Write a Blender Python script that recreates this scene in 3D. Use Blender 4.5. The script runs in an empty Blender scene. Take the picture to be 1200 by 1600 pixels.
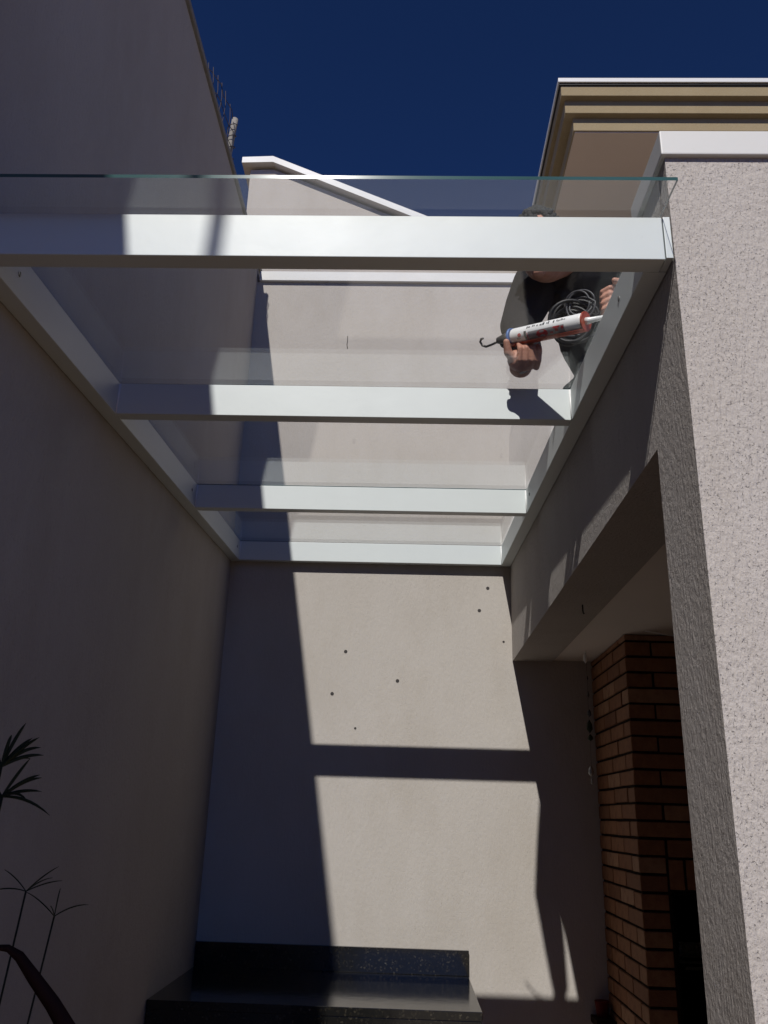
import bpy, bmesh, math, random
from mathutils import Vector, Matrix
random.seed(7)
scene = bpy.context.scene
EYE = 1.6                      # height of the eye above the paving; heights below are written relative to the eye

# ------------------------------------------------------------------ camera
cam_d = bpy.data.cameras.new('camera'); cam = bpy.data.objects.new('camera', cam_d)
scene.collection.objects.link(cam); scene.camera = cam
cam_d.sensor_fit = 'HORIZONTAL'; cam_d.sensor_width = 36.0; cam_d.lens = 36.0*1320.96/1200.0
cam_d.clip_start = 0.05; cam_d.clip_end = 3000
def cam_axes(pitch, yaw, roll):
    a, b, c = (math.radians(v) for v in (pitch, yaw, roll))
    fw = Vector((math.sin(b)*math.cos(a), math.cos(b)*math.cos(a), math.sin(a)))
    r0 = Vector((math.cos(b), -math.sin(b), 0)); u0 = r0.cross(fw)
    r = math.cos(c)*r0 + math.sin(c)*u0
    return r, r.cross(fw), fw
r_, u_, f_ = cam_axes(19.7323, -2.0342, 1.7261)
cam.matrix_world = Matrix(((r_.x, u_.x, -f_.x, 0), (r_.y, u_.y, -f_.y, 0), (r_.z, u_.z, -f_.z, EYE), (0, 0, 0, 1)))

# ------------------------------------------------------------------ sky, sun, exposure
SUN = Vector((0.172, 1.0, -1.010)).normalized()       # the way the sunlight travels
world = bpy.data.worlds.new('World'); scene.world = world; world.use_nodes = True
wn = world.node_tree; wn.nodes.clear()
sky = wn.nodes.new('ShaderNodeTexSky'); sky.sky_type = 'NISHITA'; sky.sun_disc = False
sky.sun_elevation = math.asin(-SUN.z); sky.sun_rotation = math.atan2(-SUN.x, -SUN.y)
sky.altitude = 8000; sky.air_density = 1.0; sky.dust_density = 0.0; sky.ozone_density = 10.0
gam = wn.nodes.new('ShaderNodeGamma'); gam.inputs['Gamma'].default_value = 1.3
bg = wn.nodes.new('ShaderNodeBackground'); bg.inputs['Strength'].default_value = 0.08
wo = wn.nodes.new('ShaderNodeOutputWorld')
wn.links.new(sky.outputs[0], gam.inputs['Color']); wn.links.new(gam.outputs[0], bg.inputs['Color']); wn.links.new(bg.outputs[0], wo.inputs['Surface'])
sl = bpy.data.lights.new('sun', 'SUN'); sl.energy = 5.0; sl.angle = math.radians(0.53); sl.color = (1.0, 0.965, 0.925)
so = bpy.data.objects.new('sun', sl); scene.collection.objects.link(so)
so.rotation_euler = SUN.to_track_quat('-Z', 'Y').to_euler(); so.location = (-3, -10, 14)
scene.view_settings.view_transform = 'Standard'; scene.view_settings.look = 'None'
scene.view_settings.exposure = -0.12; scene.view_settings.gamma = 1.0; scene.view_settings.use_curve_mapping = False
scene.render.engine = 'CYCLES'
scene.cycles.max_bounces = 10; scene.cycles.transparent_max_bounces = 16
scene.cycles.caustics_reflective = False; scene.cycles.caustics_refractive = False
scene.cycles.sample_clamp_indirect = 4.0
scene.cycles.use_denoising = True

# ------------------------------------------------------------------ materials
class N:
    def __init__(s, name):
        s.m = bpy.data.materials.new(name); s.m.use_nodes = True; s.t = s.m.node_tree
        s.t.nodes.clear(); s.out = s.n('ShaderNodeOutputMaterial')
    def n(s, kind, **kw):
        x = s.t.nodes.new(kind)
        for k, v in kw.items():
            if hasattr(x, k) and k not in x.inputs: setattr(x, k, v)
            else: x.inputs[k].default_value = v
        return x
    def l(s, a, b): s.t.links.new(a, b)
    def coords(s, scale=(1, 1, 1)):
        c = s.n('ShaderNodeTexCoord'); mp = s.n('ShaderNodeMapping'); mp.inputs['Scale'].default_value = scale
        s.l(c.outputs['Object'], mp.inputs['Vector']); return mp.outputs['Vector']
    def noise(s, vec, scale, detail=4, rough=.55):
        x = s.n('ShaderNodeTexNoise'); x.inputs['Scale'].default_value = scale
        x.inputs['Detail'].default_value = detail; x.inputs['Roughness'].default_value = rough
        s.l(vec, x.inputs['Vector']); return x.outputs['Fac']
    def ramp(s, fac, stops):
        x = s.n('ShaderNodeValToRGB'); e = x.color_ramp.elements
        e[0].position, e[0].color = stops[0][0], (*stops[0][1], 1)
        e[1].position, e[1].color = stops[-1][0], (*stops[-1][1], 1)
        for p_, c_ in stops[1:-1]:
            q = e.new(p_); q.color = (*c_, 1)
        s.l(fac, x.inputs['Fac']); return x.outputs['Color']
    def math(s, op, a, b=None):
        x = s.n('ShaderNodeMath', operation=op)
        for i, v in enumerate((a, b)):
            if v is None: continue
            if isinstance(v, (int, float)): x.inputs[i].default_value = v
            else: s.l(v, x.inputs[i])
        return x.outputs[0]
    def mix(s, fac, a, b, mode='MIX'):
        x = s.n('ShaderNodeMix', data_type='RGBA', blend_type=mode)
        for i, v in ((0, fac), (6, a), (7, b)):
            if isinstance(v, (int, float)): x.inputs[i].default_value = v
            elif isinstance(v, tuple): x.inputs[i].default_value = (*v, 1)
            else: s.l(v, x.inputs[i])
        return x.outputs[2]
    def bsdf(s, col, rough=.8, spec=.3, metal=0., normal=None, coat=0.):
        b = s.n('ShaderNodeBsdfPrincipled')
        if isinstance(col, tuple): b.inputs['Base Color'].default_value = (*col, 1)
        else: s.l(col, b.inputs['Base Color'])
        if isinstance(rough, (int, float)): b.inputs['Roughness'].default_value = rough
        else: s.l(rough, b.inputs['Roughness'])
        b.inputs['Specular IOR Level'].default_value = spec; b.inputs['Metallic'].default_value = metal
        b.inputs['Coat Weight'].default_value = coat
        if normal is not None: s.l(normal, b.inputs['Normal'])
        s.l(b.outputs[0], s.out.inputs['Surface']); return b
    def bump(s, h, dist, strength=1.0, prev=None):
        b = s.n('ShaderNodeBump'); b.inputs['Distance'].default_value = dist; b.inputs['Strength'].default_value = strength
        s.l(h, b.inputs['Height'])
        if prev is not None: s.l(prev, b.inputs['Normal'])
        return b.outputs['Normal']

def plaster(name, col, relief=1.0, pits=1.0):
    """dragged textured render: vertical scratches, small pits, faint stains"""
    k = N(name); v = k.coords()
    drag = k.noise(k.coords((125, 125, 24)), 1.0, 5, .62)
    coarse = k.noise(k.coords((85, 85, 60)), 1.0, 4, .6)
    grain = k.noise(v, 170, 3, .6)
    big = k.noise(v, 1.3, 5, .6); mid = k.noise(k.coords((5, 5, 2.2)), 1.0, 5, .6)
    pit_n = k.noise(k.coords((210, 210, 120)), 1.0, 3, .55)
    patch = k.noise(v, 9, 3, .6)
    pit = k.math('SUBTRACT', pit_n, k.math('MULTIPLY', patch, .12))
    pit = k.ramp(pit, [(.24, (0, 0, 0)), (.34, (1, 1, 1))])
    c = k.mix(k.math('MULTIPLY', k.ramp(big, [(.35, (0, 0, 0)), (.7, (1, 1, 1))]), .35), col, tuple(x*.86 for x in col))
    blot = k.noise(k.coords((2.2, 2.2, 1.1)), 1.0, 8, .7)
    c = k.mix(k.ramp(blot, [(.5, (0, 0, 0)), (.72, (.5, .5, .5))]), c, tuple(a*b for a, b in zip(col, (.80, .77, .72))))
    c = k.mix(k.ramp(mid, [(.45, (0, 0, 0)), (.8, (.45, .45, .45))]), c, tuple(a*b for a, b in zip(col, (.84, .82, .78))))
    c = k.mix(k.math('MULTIPLY', k.math('SUBTRACT', 1.0, pit), .22*pits), c, tuple(x*.45 for x in col))
    h = k.math('ADD', k.math('ADD', k.math('MULTIPLY', drag, .7), k.math('MULTIPLY', coarse, .55)), k.math('MULTIPLY', grain, .18))
    h = k.math('ADD', h, k.math('MULTIPLY', pit, .5*pits))
    nrm = k.bump(h, .006*relief, 1.0)
    k.bsdf(c, .92, .15, normal=nrm); return k.m

def paint_metal(name, col, rough=.32):
    k = N(name); v = k.coords()
    n1 = k.noise(v, 3, 4); n2 = k.noise(v, 60, 3)
    c = k.mix(k.ramp(n1, [(.4, (0, 0, 0)), (.75, (.5, .5, .5))]), col, tuple(x*.92 for x in col))
    c = k.mix(k.ramp(n2, [(.68, (0, 0, 0)), (.78, (.35, .35, .35))]), c, tuple(x*.8 for x in col))
    k.bsdf(c, k.math('ADD', rough-.05, k.math('MULTIPLY', n1, .15)), .5, normal=k.bump(k.noise(v, 25, 2), .0006, .5)); return k.m

def plain(name, col, rough=.6, spec=.4, metal=0., var=.15, scale=30, bump=0.):
    k = N(name); v = k.coords(); n1 = k.noise(v, scale, 4)
    c = k.mix(n1, tuple(x*(1-var) for x in col), tuple(min(1, x*(1+var)) for x in col))
    nb = k.bump(k.noise(v, scale*4, 3), bump, 1.0) if bump else None
    k.bsdf(c, rough, spec, metal, nb); return k.m

WALL = (.40, .36, .322)
M = {}
M['plaster_left'] = plaster('plaster_left', WALL, .8, .4)
M['plaster_back'] = plaster('plaster_back', (.452, .418, .382), .5, .35)
M['plaster_house'] = plaster('plaster_house', (.45, .413, .385), 1.25, .45)
M['plaster_far'] = plaster('plaster_far', (.43, .39, .35), .5, .4)
M['white_alu'] = paint_metal('white_alu', (.575, .615, .61), .42)
M['coping_white'] = paint_metal('coping_white', (.56, .555, .54), .5)
M['ceiling_white'] = plain('ceiling_white', (.72, .67, .63), .9, .1, var=.05, scale=3)
M['tan'] = plaster('tan_moulding', (.28, .22, .132), .5, .3)
M['soffit_tan'] = plain('soffit_tan', (.55, .45, .37), .9, .1, var=.06, scale=2)
M['black'] = plain('black_paint', (.012, .011, .011), .5, .3)
M['soot'] = plain('soot', (.008, .007, .007), .95, .05)
M['mortar'] = plain('dark_mortar', (.022, .015, .012), .95, .05, scale=60, bump=.002)
M['dark_steel'] = plain('dark_steel', (.09, .085, .08), .38, .5, .8)
M['rust_wire'] = plain('rusted_wire', (.05, .04, .045), .6, .4, .6)
M['concrete'] = plain('post_concrete', (.22, .205, .185), .9, .1, scale=40, bump=.002, var=.25)
M['silver'] = plain('silver', (.35, .35, .34), .35, .5, .7)
M['red_plastic'] = plain('red_plastic', (.11, .01, .01), .7, .2)
M['orange_steel'] = plain('orange_steel', (.42, .075, .035), .38, .5)
M['cart_white'] = plain('cartridge_white', (.78, .78, .77), .35, .5, var=.04)
M['cart_grey'] = plain('cartridge_grey', (.32, .30, .30), .35, .5)
M['cart_blue'] = plain('cartridge_blue', (.06, .16, .42), .4, .5)
M['cart_red'] = plain('cartridge_red', (.45, .02, .025), .35, .5)
M['ink'] = plain('ink_black', (.02, .02, .022), .4, .5)
M['nozzle'] = plain('nozzle_plastic', (.72, .73, .72), .35, .5, var=.03)
M['skin'] = plain('skin', (.42, .21, .145), .5, .4, scale=45, var=.18, bump=.001)
M['hair'] = plain('hair', (.014, .011, .01), .55, .4, scale=120, var=.5, bump=.004)
M['sweat'] = plain('sweatshirt_black', (.016, .016, .018), .95, .1, scale=90, var=.3, bump=.002)
M['trousers'] = plain('trousers_dark', (.02, .021, .026), .9, .1, scale=90, var=.3, bump=.002)
M['boot'] = plain('boot_leather', (.03, .02, .015), .6, .4)
M['cable_black'] = plain('cable_black', (.012, .012, .013), .5, .4)
M['cable_grey'] = plain('cable_grey', (.06, .06, .065), .5, .4)
M['eye'] = plain('eye_white', (.6, .58, .55), .2, .5)
M['stem'] = plain('stem_green', (.016, .018, .009), .7, .2)
M['leaf'] = plain('leaf_green', (.018, .026, .011), .6, .2, scale=20, var=.3)
M['leaf_red'] = plain('leaf_wine', (.04, .017, .012), .9, .08, scale=20, var=.35)
M['clay'] = plain('clay_pot', (.3, .13, .07), .85, .2, var=.2)
M['soil'] = plain('soil', (.03, .022, .016), 1, .05, var=.4, scale=80, bump=.004)
M['hole_dark'] = plain('anchor_hole', (.045, .04, .04), .7, .2)
M['seal'] = plain('silicone_seal', (.06, .065, .07), .4, .4)
M['screed'] = plain('roof_screed', (.30, .27, .24), .9, .2, var=.3, scale=12)
M['rooftile'] = plain('roof_tile', (.33, .15, .08), .85, .1)

def mat_brick():
    k = N('brick_clay'); v = k.coords()
    oi = k.n('ShaderNodeObjectInfo')
    base = k.ramp(oi.outputs['Random'], [(0, (.20, .09, .045)), (.3, (.31, .15, .075)), (.6, (.26, .115, .055)), (.85, (.34, .18, .095)), (1, (.40, .23, .14))])
    c = k.mix(k.ramp(k.noise(v, 28, 5, .65), [(.35, (0, 0, 0)), (.75, (.7, .7, .7))]), base, (.15, .06, .035))
    k.bsdf(c, .75, .25, normal=k.bump(k.noise(v, 90, 4, .6), .002, .8)); return k.m
M['brick'] = mat_brick()

def mat_granite():
    k = N('black_granite'); v = k.coords()
    vo = k.n('ShaderNodeTexVoronoi'); vo.inputs['Scale'].default_value = 150; k.l(v, vo.inputs['Vector'])
    sp = k.ramp(vo.outputs['Color'], [(.0, (.008, .008, .008)), (.7, (.010, .0095, .009)), (.85, (.03, .026, .019)), (.95, (.08, .07, .05)), (1, (.25, .24, .2))])
    c = k.mix(k.noise(v, 60, 4), sp, (.01, .01, .009))
    k.bsdf(c, .12, .5, normal=k.bump(k.noise(v, 14, 3), .0008, .5)); return k.m
M['granite'] = mat_granite()

def mat_paving():
    k = N('paving'); v = k.coords()
    br = k.n('ShaderNodeTexBrick'); br.inputs['Scale'].default_value = 1.0; br.inputs['Brick Width'].default_value = .45
    br.inputs['Row Height'].default_value = .45; br.inputs['Mortar Size'].default_value = .006; br.offset = 0
    br.inputs['Color1'].default_value = (.185, .128, .082, 1); br.inputs['Color2'].default_value = (.215, .15, .098, 1); br.inputs['Mortar'].default_value = (.06, .055, .05, 1)
    k.l(v, br.inputs['Vector'])
    c = k.mix(k.math('MULTIPLY', k.noise(v, 6, 5), .5), br.outputs['Color'], (.135, .094, .062))
    k.bsdf(c, .7, .3); return k.m
M['paving'] = mat_paving()

def mat_glass():
    k = N('clear_glass')
    g = k.n('ShaderNodeNewGeometry'); d = k.n('ShaderNodeVectorMath', operation='DOT_PRODUCT')
    k.l(g.outputs['Incoming'], d.inputs[0]); k.l(g.outputs['Normal'], d.inputs[1])
    c = k.math('ABSOLUTE', d.outputs['Value']); f = k.math('POWER', k.math('SUBTRACT', 1.0, c), 5.0)
    f = k.math('ADD', .042, k.math('MULTIPLY', f, .958))
    tr = k.n('ShaderNodeBsdfTransparent'); tr.inputs['Color'].default_value = (.985, .99, .988, 1)
    gl = k.n('ShaderNodeBsdfGlossy'); gl.inputs['Roughness'].default_value = 0.0; gl.inputs['Color'].default_value = (1, 1, 1, 1)
    mx = k.n('ShaderNodeMixShader'); k.l(f, mx.inputs[0]); k.l(tr.outputs[0], mx.inputs[1]); k.l(gl.outputs[0], mx.inputs[2])
    du = k.n('ShaderNodeBsdfDiffuse'); du.inputs['Color'].default_value = (.6, .6, .58, 1)     # thin film of dust
    dn = k.ramp(k.noise(k.coords((3, 1.2, 3)), 4, 6, .65), [(.4, (.002, .002, .002)), (.62, (.008, .008, .008)), (.8, (.03, .03, .03))])
    m2 = k.n('ShaderNodeMixShader'); k.l(dn, m2.inputs[0]); k.l(mx.outputs[0], m2.inputs[1]); k.l(du.outputs[0], m2.inputs[2])
    k.l(m2.outputs[0], k.out.inputs['Surface']); return k.m
M['glass'] = mat_glass()
M['glass_edge'] = plain('glass_edge', (.035, .085, .085), .12, .6, var=.3, scale=6)

# ------------------------------------------------------------------ builders
COL = scene.collection
class MB:
    """collects shapes (heights relative to the eye) and builds them as ONE mesh object"""
    def __init__(s): s.bm = bmesh.new()
    def _v(s, p): return s.bm.verts.new((p[0], p[1], p[2] + EYE))
    def hexa(s, lo, hi, mi=0):
        """lo / hi: four bottom and four top corners, counter-clockwise from above"""
        a = [s._v(p) for p in lo]; b = [s._v(p) for p in hi]
        fs = [s.bm.faces.new(a[::-1]), s.bm.faces.new(b)]
        for i in range(4): j = (i+1) % 4; fs.append(s.bm.faces.new((a[i], a[j], b[j], b[i])))
        for f in fs: f.material_index = mi
        return s
    def box(s, x0, x1, y0, y1, z0, z1, slope=0.):
        """slope: rise of both faces per metre of y, measured from y = 4.3"""
        q = ((x0, y0), (x1, y0), (x1, y1), (x0, y1)); d = lambda y: slope*(y-4.3)
        return s.hexa([(x, y, z0+d(y)) for x, y in q], [(x, y, z1+d(y)) for x, y in q])
    def prism_xz(s, poly, y0, y1):
        a = [s._v((x, y0, z)) for x, z in poly]; b = [s._v((x, y1, z)) for x, z in poly]
        s.bm.faces.new(a); s.bm.faces.new(b[::-1]); n = len(a)
        for i in range(n): j = (i+1) % n; s.bm.faces.new((a[j], a[i], b[i], b[j]))
        return s
    def tube(s, pts, rad, seg=8, closed=False):
        pts = [Vector(p) for p in pts]; n = len(pts); rings = []
        rad = rad if isinstance(rad, (list, tuple)) else [rad]*n
        up = Vector((.13, .37, .92))
        for i, p in enumerate(pts):
            if closed: t = (pts[(i+1) % n] - pts[i-1]).normalized()
            else: t = (pts[min(i+1, n-1)] - pts[max(i-1, 0)]).normalized()
            a = t.cross(up).normalized(); b = t.cross(a).normalized(); up = -b if b.dot(up) < 0 else b
            a = t.cross(up).normalized(); b = t.cross(a).normalized()
            rings.append([s._v(p + (a*math.cos(2*math.pi*k/seg) + b*math.sin(2*math.pi*k/seg))*rad[i]) for k in range(seg)])
        m = n if closed else n-1
        for i in range(m):
            r0, r1 = rings[i], rings[(i+1) % n]
            for k in range(seg):
                f = s.bm.faces.new((r0[k], r0[(k+1) % seg], r1[(k+1) % seg], r1[k])); f.smooth = True
        if not closed: s.bm.faces.new(rings[0][::-1]); s.bm.faces.new(rings[-1])
        return s
    def ball(s, c, rad, seg=14, rot=None):
        rad = rad if isinstance(rad, (list, tuple)) else (rad,)*3
        c = Vector(c); nv = max(6, seg*2//3); rows = []
        for a in range(1, nv):
            th = math.pi*a/nv
            row = []
            for k in range(seg):
                q = Vector((rad[0]*math.sin(th)*math.cos(2*math.pi*k/seg), rad[1]*math.sin(th)*math.sin(2*math.pi*k/seg), rad[2]*math.cos(th)))
                row.append(s._v(c + (rot @ q if rot else q)))
            rows.append(row)
        for sg, row in ((1, rows[0]), (-1, rows[-1])):
            q = Vector((0, 0, rad[2]*sg)); v = s._v(c + (rot @ q if rot else q))
            for k in range(seg): s.bm.faces.new((v, row[k], row[(k+1) % seg]) if sg > 0 else (v, row[(k+1) % seg], row[k])).smooth = True
        for r0, r1 in zip(rows, rows[1:]):
            for k in range(seg): s.bm.faces.new((r0[k], r1[k], r1[(k+1) % seg], r0[(k+1) % seg])).smooth = True
        return s
    def capsule(s, a, b, ra, rb):
        """tapered limb with round ends"""
        a, b = Vector(a), Vector(b); n = max(2, int((b-a).length/(min(ra, rb)*.35)))
        n = min(n, 26)
        pts = [a.lerp(b, i/n) for i in range(n+1)]; rr = [ra+(rb-ra)*i/n for i in range(n+1)]
        s.tube(pts, rr, 14); s.ball(a, ra); s.ball(b, rb); return s
    def chain(s, pr):
        for (p, a), (q, b) in zip(pr, pr[1:]): s.capsule(p, q, a, b)
        return s
    def strip(s, pts, wid, thick=.0008, side=None):
        """leaf blade with a keel: pts = midline, wid = half widths"""
        pts = [Vector(p) for p in pts]; rows = []
        for i, p in enumerate(pts):
            t = (pts[min(i+1, len(pts)-1)] - pts[max(i-1, 0)]).normalized()
            a = t.cross(side or Vector((0, 1, .25))).normalized(); n = a.cross(t).normalized()
            w = wid[i]
            rows.append([s._v(p + a*w + n*w*.3), s._v(p - n*thick), s._v(p - a*w + n*w*.3), s._v(p + n*thick)])
        for r0, r1 in zip(rows, rows[1:]):
            for k in range(4):
                f = s.bm.faces.new((r0[k], r0[(k+1) % 4], r1[(k+1) % 4], r1[k])); f.smooth = True
        return s
    def build(s, name, mat, parent=None, bevel=0., origin=None, mats=None):
        bmesh.ops.recalc_face_normals(s.bm, faces=s.bm.faces)
        if bevel: bmesh.ops.bevel(s.bm, geom=list(s.bm.edges), offset=bevel, segments=2, profile=.6, affect='EDGES')
        if parent is not None: off = Vector(parent['_w'])
        else:
            xs = [v.co for v in s.bm.verts]
            off = Vector((sum(c.x for c in xs)/len(xs), sum(c.y for c in xs)/len(xs), min(c.z for c in xs))) if origin is None else Vector(origin)
        for v in s.bm.verts: v.co -= off
        me = bpy.data.meshes.new(name); s.bm.to_mesh(me); s.bm.free()
        for m_ in (mats or [mat]): me.materials.append(M[m_])
        o = bpy.data.objects.new(name, me); COL.objects.link(o)
        if parent is not None: o.parent = parent; o['_w'] = tuple(off)
        else: o.location = off; o['_w'] = tuple(off)
        return o
def tag(o, label=None, cat=None, group=None, kind=None):
    for k_, v_ in (('label', label), ('category', cat), ('group', group), ('kind', kind)):
        if v_: o[k_] = v_
    return o
def empty(name, loc, label, cat, group=None):
    o = bpy.data.objects.new(name, None); COL.objects.link(o); o.empty_display_size = .1
    w = (loc[0], loc[1], loc[2] + EYE); o.location = w; o['_w'] = w
    return tag(o, label, cat, group)
def bx(*a, slope=0.): return MB().box(*a, slope=slope)
G = -EYE                       # ground level

# ------------------------------------------------------------------ measures of the place
XL, XR, YB = -.957, .521, 4.30       # face of the tall wall, face of the house, face of the end wall
ZL, YC, YJ, XR2 = .753, 1.447, 1.669, .722
ZB, SL, H, D, W = 1.248, .0606, .1026, .0486, .0500   # pergola: underside at the end wall, slope, profile

# ------------------------------------------------------------------ ground
gm = MB(); a_ = [gm._v(p) for p in ((-400, -400, G), (400, -400, G), (400, 400, G), (-400, 400, G))]; gm.bm.faces.new(a_)
tag(gm.build('ground', 'paving', origin=(0, 0, 0)), kind='structure')

# ------------------------------------------------------------------ walls
lw = empty('boundary_wall', (XL-.1, 0, G), 'tall shaded rough plastered boundary wall along the left side', 'wall')
bx(XL-.2, XL, -7.5, 4.5, G, 3.085).build('wall_body', 'plaster_left', lw)
bx(XL-.215, XL+.014, -7.5, 4.515, 3.085, 3.115).build('coping', 'concrete', lw, bevel=.004)

bw = empty('end_wall', (.9, YB+.1, G), 'sunlit rough plastered wall across the far end of the passage', 'wall')
bx(XL, 3.3, YB, YB+.2, G, 2.998).build('wall_body', 'plaster_back', bw)
bx(XL+.016, 3.3, YB-.022, YB+.22, 2.998, 3.062).build('coping', 'coping_white', bw, bevel=.003)
for x, z in ((-.327, .782), (-.059, .64), (-.386, .568), (-.263, .402), (.401, 1.131), (.356, 1.011), (.478, .851)):
    r = .009 if z not in (.402, .851) else .006
    m = MB(); m.tube([(x, YB+.01, z), (x, YB-.0012, z)], r, 10); m.build('anchor_hole', 'hole_dark', bw)  # dark disc in place of a recess, shade of the anchor hole painted on
MB().tube([(-.397, YB-.0005, 2.633), (-.3955, YB-.0005, 2.60), (-.398, YB-.0005, 2.575), (-.394, YB-.0005, 2.548)], .0022, 6).build('crack', 'hole_dark', bw)

# ------------------------------------------------------------------ house on the right
hs = empty('house', (1.9, 3.0, G), 'plastered house with open barbecue porch and high tan moulded eave on the right', 'house')
bx(XR, 3.3, YC, YJ, G, 1.328).build('front_wall', 'plaster_house', hs)
cp = MB(); cp.box(XR-.010, 3.3, YC-.012, YJ+.012, 1.328, 1.39); cp.build('coping', 'coping_white', hs, bevel=.003)
li = MB(); lo = [(XR, YJ, ZL), (XR2, YJ, ZL), (XR2, YB, ZL), (XR, YB, ZL)]
top = lambda x, y: (x, y, ZB+H+.012+SL*(y-YB)); li.hexa(lo, [top(x, y) for x, y, _ in lo]); li.build('lintel', 'plaster_house', hs)
bx(XR2, 3.1, YJ, YB, ZL+.008, ZL+.05).build('ceiling', 'ceiling_white', hs)
rf = MB(); lo = [(XR2, YJ, ZL+.05), (3.1, YJ, ZL+.05), (3.1, YB, ZL+.05), (XR2, YB, ZL+.05)]
rf.hexa(lo, [top(x, y) for x, y, _ in lo]); rf.build('roof_slab', 'screed', hs)
bx(3.1, 3.3, YJ, YB, G, 1.30).build('side_wall', 'plaster_house', hs)
# upper storey, set back, with the stepped eave
bx(1.9, 6.2, 5.6, 10, G, 4.44).build('upper_wall', 'plaster_house', hs)
eave = MB(); eave.box(1.066, 6.59, 4.60, 10.39, 4.436, 4.4438); ev = eave.build('eave_soffit', 'soffit_tan', hs)
bx(1.056, 6.6, 4.59, 10.4, 4.444, 4.553).build('moulding', 'tan', hs, bevel=.004)
bx(.996, 6.6, 4.545, 10.4, 4.553, 4.66).build('moulding', 'tan', hs, bevel=.004)
bx(.966, 6.6, 4.50, 10.4, 4.66, 4.745).build('moulding', 'tan', hs, bevel=.004)
bx(.955, 6.6, 4.49, 10.4, 4.745, 4.76).build('drip_edge', 'black', hs)
bx(.946, 6.6, 4.478, 10.4, 4.76, 4.795).build('roof_flashing', 'coping_white', hs, bevel=.003)
hk = MB(); hk.tube([(.635, 3.075, ZL+.01), (.635, 3.075, ZL-.020), (.636, 3.074, ZL-.030), (.639, 3.072, ZL-.034)], .003, 8)
hk.build('ceiling_hook', 'black', hs)

# ------------------------------------------------------------------ neighbour's gable
ng = empty('neighbour_house', (.4, 7, G), 'pale neighbouring gable wall with white sloping coping beyond the end wall', 'house')
gp = [(-1.488, G), (2.6, G), (2.6, 3.56), (-1.28, 5.36), (-1.488, 5.352)]
MB().prism_xz(gp, 6.0, 6.25).build('gable_wall', 'plaster_far', ng)
gc = [(-1.555, 5.375), (-1.28, 5.383), (2.75, 3.51), (2.75, 3.575), (-1.285, 5.447), (-1.555, 5.435)]
MB().prism_xz(gc, 5.93, 6.32).build('coping', 'coping_white', ng)
MB().prism_xz([(-1.40, G), (2.55, G), (2.55, 3.40), (-1.27, 5.2), (-1.40, 5.2)], 6.25, 10.5).build('side_wall', 'plaster_far', ng)
MB().prism_xz([(-1.5, 5.22), (-1.27, 5.26), (2.8, 3.36), (2.8, 3.42), (-1.27, 5.33), (-1.5, 5.28)], 6.33, 10.7).build('roof', 'rooftile', ng)

# ------------------------------------------------------------------ glass pergola
pg = empty('glass_pergola', (-.2, 2.8, ZB-SL*1.5), 'white aluminium pergola with clear glass panes spanning wall to house', 'pergola')
Y1, Y2, Y3, Y4 = 1.4512, 2.2957, 3.2914, 4.2501
for nm, y in (('front_beam', Y1), ('beam', Y2), ('beam', Y3), ('end_beam', Y4)):
    x0, x1 = (XL+.002, XR-.018) if nm == 'front_beam' else (XL+W+.001, XR-W-.001)
    bx(x0, x1, y, y+D, ZB, ZB+H, slope=SL).build(nm, 'white_alu', pg, bevel=.0015)
for nm, a, b in (('side_rail', XL+.002, XL+W), ('side_rail', XR-W, XR-.002)):
    bx(a, b, Y1+D+.001, YB-.003, ZB, ZB+H, slope=SL).build(nm, 'white_alu', pg, bevel=.0015)
bx(XR-.016, XR-.002, Y1-.002, Y1+D, ZB+.002, ZB+H, slope=SL).build('end_cap', 'white_alu', pg, bevel=.001)
T = .008
for a, b in ((1.338, Y2+D/2-.002), (Y2+D/2+.002, Y3+D/2-.002), (Y3+D/2+.002, YB-.004)):
    g = bx(XL+.006, XR-.018, a, b, ZB+H+.0025, ZB+H+.0025+T, slope=SL)
    for f in g.bm.faces: f.normal_update(); f.material_index = 0 if abs(f.normal.z) > .9 else 1
    g.build('glass_pane', 'glass', pg, mats=['glass', 'glass_edge'])
for y in (Y1, Y2, Y3, Y4):
    bx(XL+W, XR-W, y+.006, y+D-.006, ZB+H, ZB+H+.0022, slope=SL).build('seal_strip', 'seal', pg)
for y in (Y2, Y3, Y4):
    z = ZB+SL*(y-YB)
    for x in (XL+W+.0015, XR-W-.0015):
        MB().tube([(x, y-.0005, z+.002), (x, y-.0008, z+.05), (x, y-.0003, z+H-.002)], [.0016, .0028, .0034], 8).build('glint_bead', 'cart_white', pg)  # white slivers added to imitate light reflecting at the beam ends
for x, y, s in ((XL+W, 1.613, 1), (XR-W, 1.695, -1), (XL+W, 3.22, 1), (XR-W, 3.20, -1), (XL+W, 4.18, 1)):
    z = ZB+SL*(y-YB)+.055
    m = MB(); m.tube([(x-.003*s, y, z), (x+.0015*s, y, z)], .007, 12); o = m.build('screw_head', 'silver', pg)
    m = MB(); m.box(x+.0008*s-.0012, x+.0008*s+.0012, y-.0018, y+.0018, z-.006, z+.006); m.build('screw_slot', 'black', o)

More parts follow.
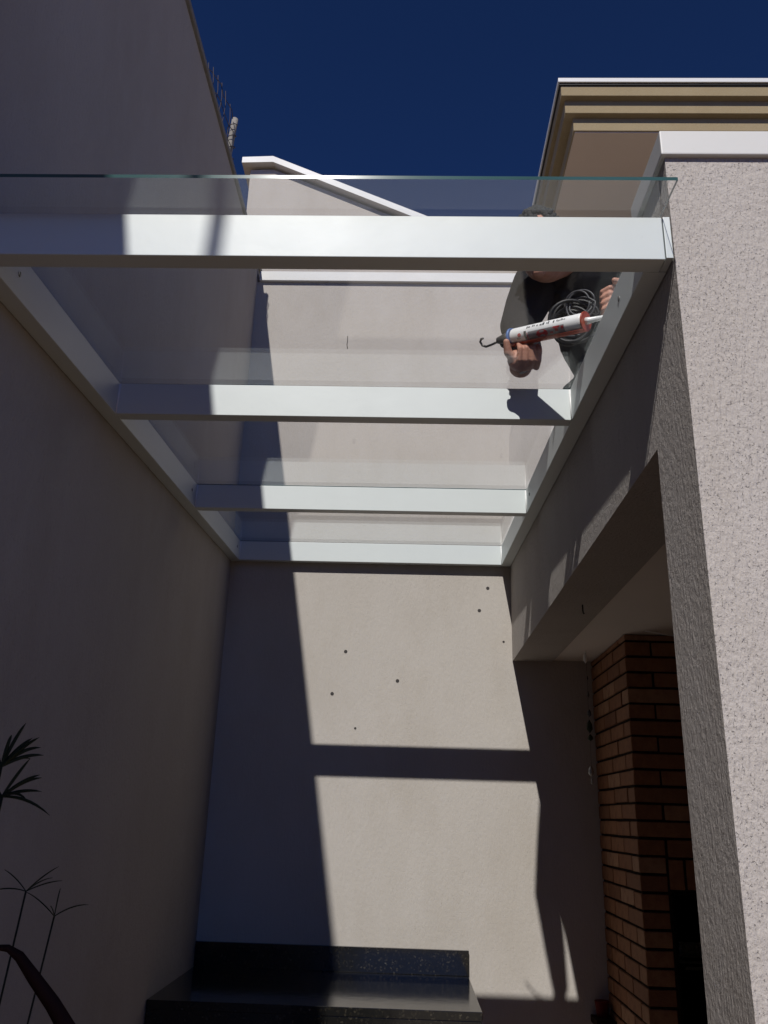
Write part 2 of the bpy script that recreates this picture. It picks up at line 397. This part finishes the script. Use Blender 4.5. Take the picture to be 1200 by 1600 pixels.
# ------------------------------------------------------------------ brick barbecue
bq = empty('brick_barbecue', (1.3, 3.95, G), 'dark red brick barbecue chimney with black fire opening in the porch', 'barbecue')
KX, KY, P, JT = .914, 3.609, .0656, .010
core = MB(); c0, cy = KX+.007, KY+.007
core.box(c0, 1.032, cy, YB, G, ZL+.006)
core.box(1.032, 1.70, cy, YB, -.246, ZL+.006)
core.box(1.70, 1.86, cy, YB, G, ZL+.006)
core.box(1.032, 1.70, YB-.09, YB, G, -.246)
core.build('mortar_core', 'mortar', bq)
bx(1.034, 1.698, YB-.115, YB-.092, G, -.25).build('firebox_back', 'soot', bq)
bx(1.034, 1.044, KY+.012, YB-.116, G, -.25).build('firebox_side', 'soot', bq)
bx(1.688, 1.698, KY+.012, YB-.116, G, -.25).build('firebox_side', 'soot', bq)
bx(1.045, 1.687, KY+.012, YB-.116, -.262, -.25).build('firebox_top', 'soot', bq)
bx(1.040, 1.692, KY-.015, YB-.12, -.466, -.418).build('grill_shelf', 'granite', bq, bevel=.003)
for i in range(3): bx(1.05+.02, 1.68, KY+.03+i*.16, KY+.04+i*.16, -.52, -.51).build('skewer_bar', 'dark_steel', bq)
meshes = {}
def brick(x0, x1, y0, y1, z0, z1):
    dx, dy, dz = x1-x0, y1-y0, z1-z0
    key = (round(dx, 3), round(dy, 3), round(dz, 3), random.randrange(3))
    if key not in meshes:
        b = bmesh.new(); bmesh.ops.create_cube(b, size=1, matrix=Matrix.Diagonal((dx, dy, dz, 1)))
        bmesh.ops.bevel(b, geom=list(b.edges), offset=.0025, segments=1, affect='EDGES')
        for v in b.verts: v.co += Vector((random.uniform(-1, 1), random.uniform(-1, 1), random.uniform(-1, 1)))*.0006
        me = bpy.data.meshes.new('brick'); b.to_mesh(me); b.free(); me.materials.append(M['brick']); meshes[key] = me
    o = bpy.data.objects.new('brick', meshes[key]); COL.objects.link(o); o.parent = bq
    j = random.uniform
    o.location = Vector(((x0+x1)/2+j(-.0012, .0012), (y0+y1)/2+j(-.0012, .0012), (z0+z1)/2+EYE+j(-.0012, .0012))) - Vector(bq['_w'])
    o.rotation_euler = (j(-.004, .004), j(-.004, .004), j(-.004, .004))
LB = .223; TH = .018           # facing bricks, thickness seen behind the joint
k = 0; zt = .731 + P
while zt > G + .02:
    z1 = min(zt - JT/2, ZL+.004); z0 = zt - P + JT/2
    if z0 < G: break
    A = (k % 2 == 1)
    opening = z1 < -.066
    # front face
    xs = KX; first = .106 if (A or opening) else LB
    cuts = [(KX, KX+first)]; x = KX+first+JT
    if not opening:
        while x < 1.86: cuts.append((x, min(x+LB, 1.86))); x += LB+JT
    else:
        cuts.append((1.71, 1.86))
        if -.14 < z1 < -.06: pass
    for n_, (a, b) in enumerate(cuts):
        if n_ == 0:                                                          # corner brick turns the corner
            brick(a, b, KY, KY+(LB if (A or (opening and k % 2 == 1)) else .106), z0, z1)
        else: brick(a, b, KY, KY+TH, z0, z1)
    # left face
    y = KY + (LB if A else .106) + JT
    while y < YB-.03:
        brick(KX, KX+TH, y, min(y+LB, YB-.002), z0, z1); y += LB+JT
    zt -= P; k += 1
x = 1.030
while x < 1.69:                                                              # row of bricks on end over the fire opening
    brick(x, min(x+.056, 1.70), KY, KY+TH, -.240, -.132); x += .066
brick(1.030, 1.253, KY, KY+TH, -.122, -.071); brick(1.263, 1.486, KY, KY+TH, -.122, -.071); brick(1.496, 1.70, KY, KY+TH, -.122, -.071)

# ------------------------------------------------------------------ granite counter
ct = empty('granite_counter', (-.33, 3.9, G), 'black speckled granite counter with low splashback against the end wall', 'counter')
bx(XL+.003, .290, 3.545, YB-.001, -.700, -.669).build('counter_top', 'granite', ct, bevel=.002)
bx(XL+.003, .292, YB-.022, YB-.0015, -.6685, -.566).build('splashback', 'granite', ct, bevel=.0015)
bx(XL+.003, .288, 3.548, 3.568, -.76, -.7005).build('front_edge', 'granite', ct, bevel=.0015)
for a in (-.93, .17): bx(a, a+.09, 3.62, YB-.002, G, -.7005).build('support', 'plaster_back', ct)

# ------------------------------------------------------------------ wire fence on the boundary wall
def post(x, y, z0, z1, lean, label):
    m = MB(); n = 6
    m.tube([(x+lean*i/n, y+.03*i/n, z0+(z1-z0)*i/n) for i in range(n+1)], [.020-.003*i/n for i in range(n+1)], 12)
    o = m.build('fence_post', 'concrete'); tag(o, label, 'post', 'wire fence posts')
    return o
post(-1.035, 3.60, 3.116, 3.585, .02, 'small grey concrete post wrapped in wire on top of the left wall')
post(-1.02, -1.78, 3.116, 4.65, .06, 'taller concrete fence post on the left wall behind the viewer')
wf = empty('wire_fence', (-1.03, 3.2, 3.116), 'rusty loose wire fencing along the top of the left wall', 'fence')
tops = [(3.60, 3.56), (3.52, 3.552), (3.41, 3.528), (3.33, 3.50), (3.25, 3.464), (3.16, 3.42), (3.08, 3.36), (2.95, 3.25), (2.8, 3.18)]
for k, off in enumerate((0, -.09, -.18)):
    MB().tube([(-1.02+.01*math.sin(i*2.1+k), y+.012*math.sin(i*1.7+k), max(3.13, z+off+.012*math.sin(i*2.9+k*2))) for i, (y, z) in enumerate(tops)], .0022, 6).build('strand', 'rust_wire', wf)
for i in range(1, 8):
    y, z = tops[i]
    MB().tube([(-1.02, y, z+.03), (-1.018, y+.02, z-.05), (-1.023, y+.005, (z+3.1)/2-.02), (-1.03, y+.02, 3.118)], .002, 6).build('tie_wire', 'rust_wire', wf)
sp = [(-1.02+.026*math.cos(t*.9), 3.613+.026*math.sin(t*.9), 3.30+t*.011) for t in range(0, 24)]
MB().tube(sp, .0025, 6).build('tie_wire', 'rust_wire', wf)

# ------------------------------------------------------------------ the installer above the glass
def remesh(name, mb, voxel, mat, parent, smooth=4):
    """fuses the limbs collected in mb into one continuous skin"""
    bmesh.ops.recalc_face_normals(mb.bm, faces=mb.bm.faces)
    off = Vector(parent['_w'])
    for v in mb.bm.verts: v.co -= off
    me = bpy.data.meshes.new('tmp'); mb.bm.to_mesh(me); mb.bm.free()
    o = bpy.data.objects.new(name, me); COL.objects.link(o)
    r = o.modifiers.new('r', 'REMESH'); r.mode = 'VOXEL'; r.voxel_size = voxel; r.use_smooth_shade = True
    if smooth: q = o.modifiers.new('s', 'SMOOTH'); q.iterations = smooth; q.factor = .5
    dg = bpy.context.evaluated_depsgraph_get(); dg.update()
    m2 = bpy.data.meshes.new_from_object(o.evaluated_get(dg), depsgraph=dg); m2.name = name
    o.modifiers.clear(); o.data = m2; bpy.data.meshes.remove(me)
    m2.materials.clear(); m2.materials.append(M[mat])
    for p_ in m2.polygons: p_.use_smooth = True
    o.parent = parent; o['_w'] = tuple(off); return o
V = Vector
pe = empty('person', (.8, 2.8, 1.28), 'person in black sweatshirt kneeling on the roof and leaning over the glass', 'person')
HC = V((.408, 2.335, 1.775)); HT = V((-.35, -.55, -.30)).normalized()       # head centre and the way the face points
hx = HT.cross(V((0, 0, 1))).normalized(); hz = hx.cross(HT).normalized()
HR = Matrix((hx, HT, hz)).transposed()                                       # local x = right, y = front, z = up
hp = lambda x, y, z: HC + HR @ V((x, y, z))
RS, RE, RW = V((.43, 2.60, 1.81)), V((.340, 2.450, 1.545)), V((.352, 2.272, 1.338))
LS, LE, LW = V((.76, 2.54, 1.91)), V((.82, 2.40, 1.67)), V((.705, 2.30, 1.54))
NK = V((.52, 2.49, 1.85)); CH = V((.60, 2.60, 1.83)); BE = V((.70, 2.78, 1.72)); PV = V((.80, 2.93, 1.62))
hipR, kneeR, ankR = V((.72, 2.93, 1.60)), V((.67, 2.62, 1.36)), V((.78, 3.04, 1.36))
hipL, kneeL, ankL = V((.90, 2.95, 1.60)), V((.96, 2.66, 1.36)), V((1.04, 3.08, 1.36))
b = MB()
b.ball(HC, (.076, .095, .118), 24, HR); b.ball(hp(0, .035, -.055), (.056, .062, .062), 18, HR)   # skull, jaw
b.ball(hp(0, .080, -.095), (.024, .02, .018), 12, HR)                                             # chin
b.capsule(hp(0, .092, .012), hp(0, .113, -.022), .010, .015)                                      # nose
b.ball(hp(0, .098, -.052), (.026, .010, .006), 12, HR); b.ball(hp(0, .096, -.064), (.022, .010, .007), 12, HR)
for s in (-1, 1):
    b.ball(hp(.078*s, -.01, -.01), (.010, .022, .034), 12, HR)
    b.capsule(hp(.018*s, .088, .030), hp(.050*s, .074, .032), .010, .008)
b.chain([(hp(0, -.03, -.06), .055), (NK, .062), (CH, .11)])
b.chain([(CH, .12), (BE, .125), (PV, .12)])
b.chain([(CH, .08), (RS, .062), (RE, .046), (RW, .029)]); b.chain([(CH, .08), (LS, .062), (LE, .046), (LW, .029)])
b.chain([(PV, .10), (hipR, .085), (kneeR, .058), (ankR, .042)]); b.chain([(PV, .10), (hipL, .085), (kneeL, .058), (ankL, .042)])
# right hand closed on the gun's handle
HS = V((-.015, -.115, -.048))       # where the gun hand sits
RP = V((.327, 2.318, 1.322)) + HS
b.capsule(RW, RP + V((.012, .012, .012)), .027, .034); b.ball(RP, (.041, .030, .037), 16); b.ball((.316, 2.245, 1.272), (.034, .030, .030), 16)
for i in range(4):
    x = .303 + i*.0186; L = (.92, 1.0, .96, .84)[i]
    b.chain([(V((x-.002, 2.205, 1.252)), .0098), (V((x, 2.172, 1.256)), .0088), (V((x+.001, 2.158, 1.258+.030*L)), .0082), (V((x-.001, 2.170, 1.262+.050*L)), .0072)])
b.chain([(V((.296, 2.196, 1.266)), .016), (V((.272, 2.180, 1.285)), .0130), (V((.266, 2.166, 1.312)), .0102)])
# left hand round the cable
LP = V((.640, 2.268, 1.520))
b.capsule(LW, LP + V((.02, .01, .005)), .027, .033); b.ball(LP, (.040, .028, .040), 16)
for i in range(4):
    z = 1.552 - i*.021; L = (.85, 1.0, .97, .8)[i]
    b.chain([(V((.623, 2.252, z)), .0098), (V((.601-.006*L, 2.232, z-.004)), .0088), (V((.583-.010*L, 2.246, z-.010)), .0082), (V((.581-.006*L, 2.270, z-.014)), .0072)])
b.chain([(V((.648, 2.25, 1.545)), .015), (V((.630, 2.225, 1.562)), .012), (V((.607, 2.218, 1.565)), .0092)])
body = remesh('body', b, .0034, 'skin', pe, 2)
for s in (-1, 1):
    m = MB(); m.ball(hp(.034*s, .078, .012), .0115, 12); m.build('eye', 'eye', pe)
# clothes
c = MB()
c.chain([(NK + (CH-NK)*.15, .078), (CH, .150), (BE, .165), (PV, .150)])
c.chain([(CH, .12), (RS, .086), (RS.lerp(RE, .5), .076), (RE, .060), (RE.lerp(RW, .6), .048), (RE.lerp(RW, .96), .038)])
c.chain([(CH, .12), (LS, .086), (LS.lerp(LE, .5), .078), (LE, .068), (LE.lerp(LW, .6), .056), (LE.lerp(LW, .96), .042)])
for i in range(26):                                     # folds of the cloth
    t = random.random(); p = CH.lerp(PV, t) + V((random.uniform(-.13, .13), random.uniform(-.13, .13), random.uniform(-.12, .1)))
    c.capsule(p, p + V((random.uniform(-.06, .06), random.uniform(-.06, .06), random.uniform(-.06, .06))), .022, .016)
for A_, B_ in ((RS, RE), (RE, RW), (LS, LE), (LE, LW)):
    for i in range(5):
        t = .15 + .17*i; q = A_.lerp(B_, t); d_ = V((random.uniform(-1, 1), random.uniform(-1, 1), random.uniform(-1, 1))).normalized()
        c.capsule(q + d_*.040*(1-.3*t), q + (B_-A_)*.08 - d_*.024, .022, .018)
remesh('sweatshirt', c, .007, 'sweat', pe, 3)
t_ = MB(); t_.chain([(PV, .135), (hipR, .108), (kneeR, .078), (kneeR.lerp(ankR, .9), .06)]); t_.chain([(PV, .135), (hipL, .108), (kneeL, .078), (kneeL.lerp(ankL, .9), .06)])
remesh('trousers', t_, .009, 'trousers', pe, 3)
for q, n_ in ((ankR, 0), (ankL, 1)):
    s_ = MB(); s_.capsule(q, q + V((.01, .07, -.01)), .05, .046); s_.capsule(q + V((.01, .06, -.005)), q + V((.015, .10, -.02)), .046, .04)
    s_.capsule(q + V((.0, .08, .0)), q + V((.0, .07, .12)), .040, .046); remesh('boot', s_, .007, 'boot', pe, 2)
h = MB()
for i in range(420):                                    # short hair over crown and nape
    a = random.uniform(0, 2*math.pi); e = random.uniform(-.25, 1.45)
    d_ = V((math.cos(a)*math.cos(e), math.sin(a)*math.cos(e), math.sin(e)))
    if d_.y > .55 and d_.z < .62: continue
    if d_.z < -.05 and d_.y > -.1: continue
    q = hp(d_.x*.077, d_.y*.096, d_.z*.119)
    tip = q + HR @ V((d_.x*.012, d_.y*.012 - .006, d_.z*.016 + .002)) + V((random.uniform(-.006, .006), random.uniform(-.006, .006), -.004))
    h.tube([q, q.lerp(tip, .5), tip], [.010, .009, .004], 5)
h.build('hair', 'hair', pe)

# ------------------------------------------------------------------ caulking gun and cartridge
GA, GB = V((.2905, 2.185, 1.3405)), V((.4656, 2.030, 1.2975))
ax = (GB-GA).normalized(); vw = (-(GA+GB)/2); vw = (vw - ax*vw.dot(ax)).normalized()    # square to the axis, towards the passage below
up_ = vw.cross(ax); up_ = up_ if up_.z > 0 else -up_
def cyl(u, a, r): return GA + ax*u + (vw*math.cos(a) + up_*math.sin(a))*r
LEN = (GB-GA).length
def patch(u0, u1, a0, a1, r, n=6, nu=1):
    m = MB(); g_ = [[m._v(cyl(u0+(u1-u0)*i/nu, a0+(a1-a0)*j/n, r)) for j in range(n+1)] for i in range(nu+1)]
    for i in range(nu):
        for j in range(n): f = m.bm.faces.new((g_[i][j], g_[i+1][j], g_[i+1][j+1], g_[i][j+1])); f.smooth = True
    return m
cg = empty('caulking_gun', tuple(GA + V((0, 0, -.08))), 'dark and orange caulking gun with hooked rod held above the glass', 'caulking gun')
cr = patch(-.006, LEN+.004, math.radians(-128), math.radians(-38), .0268, 12); o = cr.build('cradle', 'orange_steel', cg)
sd = o.modifiers.new('t', 'SOLIDIFY'); sd.thickness = .0016; sd.offset = 1
MB().tube([GB + ax*.001, GB + ax*.005], .0275, 20).build('front_plate', 'orange_steel', cg)
MB().tube([GA - ax*.010, GA - ax*.003], .0272, 20).build('rear_plate', 'cart_blue', cg)
MB().tube([GA - ax*.011, GA - ax*.030, GA - ax*.058], [.020, .017, .010], 10).build('housing', 'dark_steel', cg)
rod = [GA - ax*.055 - up_*.002, GA - ax*.085 - up_*.008, GA - ax*.105 - up_*.010, GA - ax*.118 - up_*.004, GA - ax*.123 + up_*.008, GA - ax*.117 + up_*.016, GA - ax*.110 + up_*.016]
MB().tube(rod, .0036, 8).build('rod', 'dark_steel', cg)
MB().tube([GA - ax*.050 - up_*.004, GA - ax*.046 - up_*.018, GA - ax*.040 - up_*.026], [.006, .005, .002], 8).build('release_latch', 'dark_steel', cg)
MB().tube([V((.298, 2.325, 1.402))+HS, V((.310, 2.322, 1.36))+HS, V((.326, 2.325, 1.322))+HS, V((.335, 2.330, 1.288))+HS], [.015, .014, .014, .012], 10).build('handle', 'ink', cg)
MB().tube([V((.330, 2.302, 1.394))+HS, V((.346, 2.290, 1.36))+HS, V((.358, 2.290, 1.33))+HS], [.006, .006, .005], 8).build('trigger', 'ink', cg)

sc_ = empty('sealant_cartridge', tuple(GA + V((0, 0, -.03))), 'white sealant cartridge with red and black print lying in the caulking gun', 'cartridge')
MB().tube([GA + ax*.0005, GA + ax*.004, GA + ax*(LEN-.006), GA + ax*(LEN-.001)], [.0235, .0245, .0245, .0215], 28).build('tube', 'cart_white', sc_)
MB().tube([GB + ax*.005, GB + ax*.016, GB + ax*.017, GB + ax*.075], [.0105, .0095, .0085, .0050], 14).build('nozzle', 'nozzle', sc_)
rad = math.radians; R1, R2 = .02475, .0250
patch(.066, .186, rad(-42), rad(14), R1, 8, 4).build('label_band', 'cart_grey', sc_)
patch(.052, .060, rad(-30), rad(24), R2, 6).build('print_mark', 'ink', sc_)
patch(.0615, .0645, rad(-34), rad(10), R2, 6).build('print_mark', 'cart_red', sc_)
def blob(u, a, ru, ra, mat, r=R2):
    m = MB(); cc = m._v(cyl(u, a, r+.0002)); n = 18
    ring = [m._v(cyl(u + ru*math.cos(2*math.pi*i/n)*(1+.10*math.sin(3*i)), a + ra*math.sin(2*math.pi*i/n), r)) for i in range(n)]
    for i in range(n): m.bm.faces.new((cc, ring[i], ring[(i+1) % n]))
    m.build('print_mark', mat, sc_)
blob(.112, rad(-16), .019, rad(27), 'cart_red'); blob(.036, rad(4), .006, rad(14), 'cart_red')
blob(.032, rad(-16), .007, rad(8), 'cart_grey')
for u0, u1, a0, a1 in ((.150, .172, 2, 12), (.156, .166, -22, 2), (.176, .184, -14, 6), (.138, .148, -30, -16)):
    patch(u0, u1, rad(a0), rad(a1), R2, 4).build('print_mark', 'cart_red', sc_)
x = .060                                                # two rows of small lettering, too small to read
while x < .188:
    w_ = random.choice((.003, .004, .006)); gap = random.choice((.002, .0025, .007))
    if not .135 < x < .146: patch(x, x+w_, rad(random.choice((40, 44))), rad(random.choice((54, 60, 64))), R2, 3).build('print_mark', 'ink', sc_)
    x += w_+gap

# ------------------------------------------------------------------ coiled cable in the other hand
def coil(name, label, mat, c0, radii, rr, seed, tilt, n=26, grp=None):
    rnd = random.Random(seed); pts = []
    tn = V(tilt).normalized(); e1 = tn.cross(V((0, 0, 1))).normalized(); e2 = tn.cross(e1)
    for k_, r in enumerate(radii):
        cc = V(c0) + V((rnd.uniform(-.012, .012), rnd.uniform(-.012, .012), rnd.uniform(-.02, .012)))
        el = rnd.uniform(.8, 1.1); ph = rnd.uniform(0, 6.28)
        for i in range(n):
            t = 2*math.pi*i/n
            pts.append(cc + (e1*math.cos(t)*r + e2*math.sin(t)*r*el) + tn*(.008*k_ + .014*math.sin(t+ph)))
    o = MB().tube(pts, rr, 7).build(name, mat); return tag(o, label, 'cable')
coil('cable_coil', 'coiled black cable hanging from the hand beside the rail', 'cable_black', (.500, 2.335, 1.490), (.058, .066, .072, .062, .070, .052), .0058, 3, (.2, 1, .35))
coil('cable_coil', 'thin grey cable looped over the black coil beside the rail', 'cable_grey', (.505, 2.300, 1.530), (.040, .046, .036), .0032, 5, (.35, 1, .3))

# ------------------------------------------------------------------ hanging ornament and small things in the porch
wc = empty('wind_chime', (.826, 4.0, ZL-.6), 'string of small glass and shell drops hanging between wall and bricks', 'wind chime')
MB().tube([(.831, 4.0, ZL+.01), (.828, 4.0, .45), (.829, 4.0, .18)], .0005, 6).build('string', 'cable_black', wc)
def drop(x, z, r, h_, mat):
    m = MB(); m.tube([(x, 4.0, z+h_/2), (x, 4.0, z+h_*.2), (x, 4.0, z-h_*.2), (x, 4.0, z-h_/2)], [.001, r*.8, r, .001], 10); m.build('drop', mat, wc)
for z, r, h_, mt in ((.724, .010, .05, 'nozzle'), (.63, .004, .02, 'cable_grey'), (.555, .006, .028, 'cable_grey'), (.47, .010, .035, 'cable_grey'), (.41, .014, .06, 'leaf'), (.36, .012, .03, 'leaf'), (.214, .013, .05, 'silver'), (.170, .006, .03, 'silver')):
    drop(.829 + random.uniform(-.004, .004), z, r, h_, mt)
wr = MB(); wr.tube([(.98, 3.52, ZL+.003), (1.02, 3.515, ZL-.004), (1.07, 3.52, ZL-.012), (1.14, 3.53, ZL-.016), (1.25, 3.54, ZL-.004), (1.3, 3.54, ZL+.006)], .0022, 6)
tag(wr.build('ceiling_wire', 'cart_white'), 'thin pale wire sagging from the porch ceiling above the bricks', 'wire')
bx(.828, .913, 4.16, 4.295, -.83, -.802).build('side_ledge', 'mortar', bq, bevel=.003)
m = MB(); m.tube([(.870, 4.24, -.801), (.870, 4.24, -.77), (.870, 4.24, -.745), (.870, 4.24, -.738)], [.024, .027, .030, .032], 22)
tag(m.build('tub', 'red_plastic'), 'small dark red plastic tub in the shade beside the bricks', 'tub')

# ------------------------------------------------------------------ plants in the near left corner
def blade(mb_parent, a, dirs, L, w, mat, droop=.25, n=7, name='leaf'):
    a = V(a); d_ = V(dirs).normalized(); pts = []; wd = []
    for i in range(n+1):
        t = i/n; pts.append(a + d_*L*t + V((0, 0, -1))*droop*L*t*t); wd.append(w*(math.sin(math.pi*(.12+.88*t))**.6)*(1 if t < .96 else .3) + .0002)
    MB().strip(pts, wd).build(name, mat, mb_parent)
pt = empty('potted_papyrus', (-.60, 1.32, G), 'thin stemmed papyrus with umbrella tufts in the dark lower left corner', 'plant')
MB().tube([(-.62, 1.32, G+.001), (-.62, 1.32, G+.05), (-.62, 1.32, G+.28), (-.62, 1.32, G+.30)], [.10, .11, .14, .145], 24).build('pot', 'clay', pt)
MB().tube([(-.62, 1.32, G+.295), (-.62, 1.32, G+.303)], .128, 20).build('soil', 'soil', pt)
def umbel(top, base, dirs, L, w, rs=.0016):
    top = V(top); base = V(base); mid = top.lerp(base, .5) + V((-.02, 0, .02))
    q = [base.lerp(mid, t*2) if t < .5 else mid.lerp(top, t*2-1) for t in (0, .25, .5, .75, 1)]
    MB().tube(q, [rs*1.3, rs*1.2, rs, rs, rs*.9], 6).build('stem', 'stem', pt)
    for d_ in dirs: blade(pt, top, d_, L*random.uniform(.8, 1.1), w, 'leaf', random.uniform(.1, .45))
umbel((-.539, 1.30, -.116), (-.60, 1.31, G+.30), [(-.9, .1, .9), (.8, 0, .85), (1, .2, .55), (-1, .1, .25), (.3, .8, .5)], .06, .0008)
umbel((-.497, 1.31, -.148), (-.59, 1.33, G+.30), [(.05, 0, 1), (.9, .1, .65), (-.8, .1, .7), (.2, -.9, .5)], .06, .0008)
umbel((-.606, 1.30, .052), (-.63, 1.32, G+.30), [(.75, 0, .8), (.55, .1, .9), (.3, 0, 1), (.15, -.1, 1), (-.5, .2, .8), (.8, .2, .6), (-.8, 0, .4), (.1, .9, .4), (.68, -.1, .75)], .085, .0026, .0028)
umbel((-.597, 1.30, .010), (-.64, 1.33, G+.30), [(.8, 0, .35), (.9, .1, .08), (.7, 0, .7), (.45, 0, .9), (.55, .2, .6), (-.6, .2, .6), (-.9, 0, .2), (.7, -.5, .3)], .068, .0022, .0028)
br = empty('potted_bromeliad', (-.50, 1.2, G), 'wine red arching strap leaf plant at the bottom left edge', 'plant')
MB().tube([(-.36, 1.16, G+.001), (-.36, 1.16, G+.04), (-.36, 1.16, G+.24), (-.36, 1.16, G+.26)], [.09, .10, .125, .13], 24).build('pot', 'clay', br)
MB().tube([(-.36, 1.16, G+.255), (-.36, 1.16, G+.262)], .115, 20).build('soil', 'soil', br)
arc = [(-.36, 1.17, G+.26), (-.33, 1.18, -1.0), (-.345, 1.19, -.6), (-.378, 1.2, -.36), (-.414, 1.2, -.270), (-.443, 1.2, -.236), (-.472, 1.2, -.207), (-.494, 1.2, -.184), (-.51, 1.2, -.175), (-.53, 1.2, -.174), (-.56, 1.2, -.185)]
MB().strip(arc, [.012, .014, .015, .014, .0125, .011, .0095, .0075, .005, .003, .0006]).build('leaf', 'leaf_red', br)
for d_, L in (((-.3, .2, 1), .75), ((.2, .4, 1), .7), ((-.5, -.3, .9), .7), ((.5, .1, .9), .65)):
    blade(br, (-.36, 1.17, G+.26), d_, L, .016, 'leaf_red', .35, 10)

for o in bpy.data.objects:
    if '_w' in o: del o['_w']
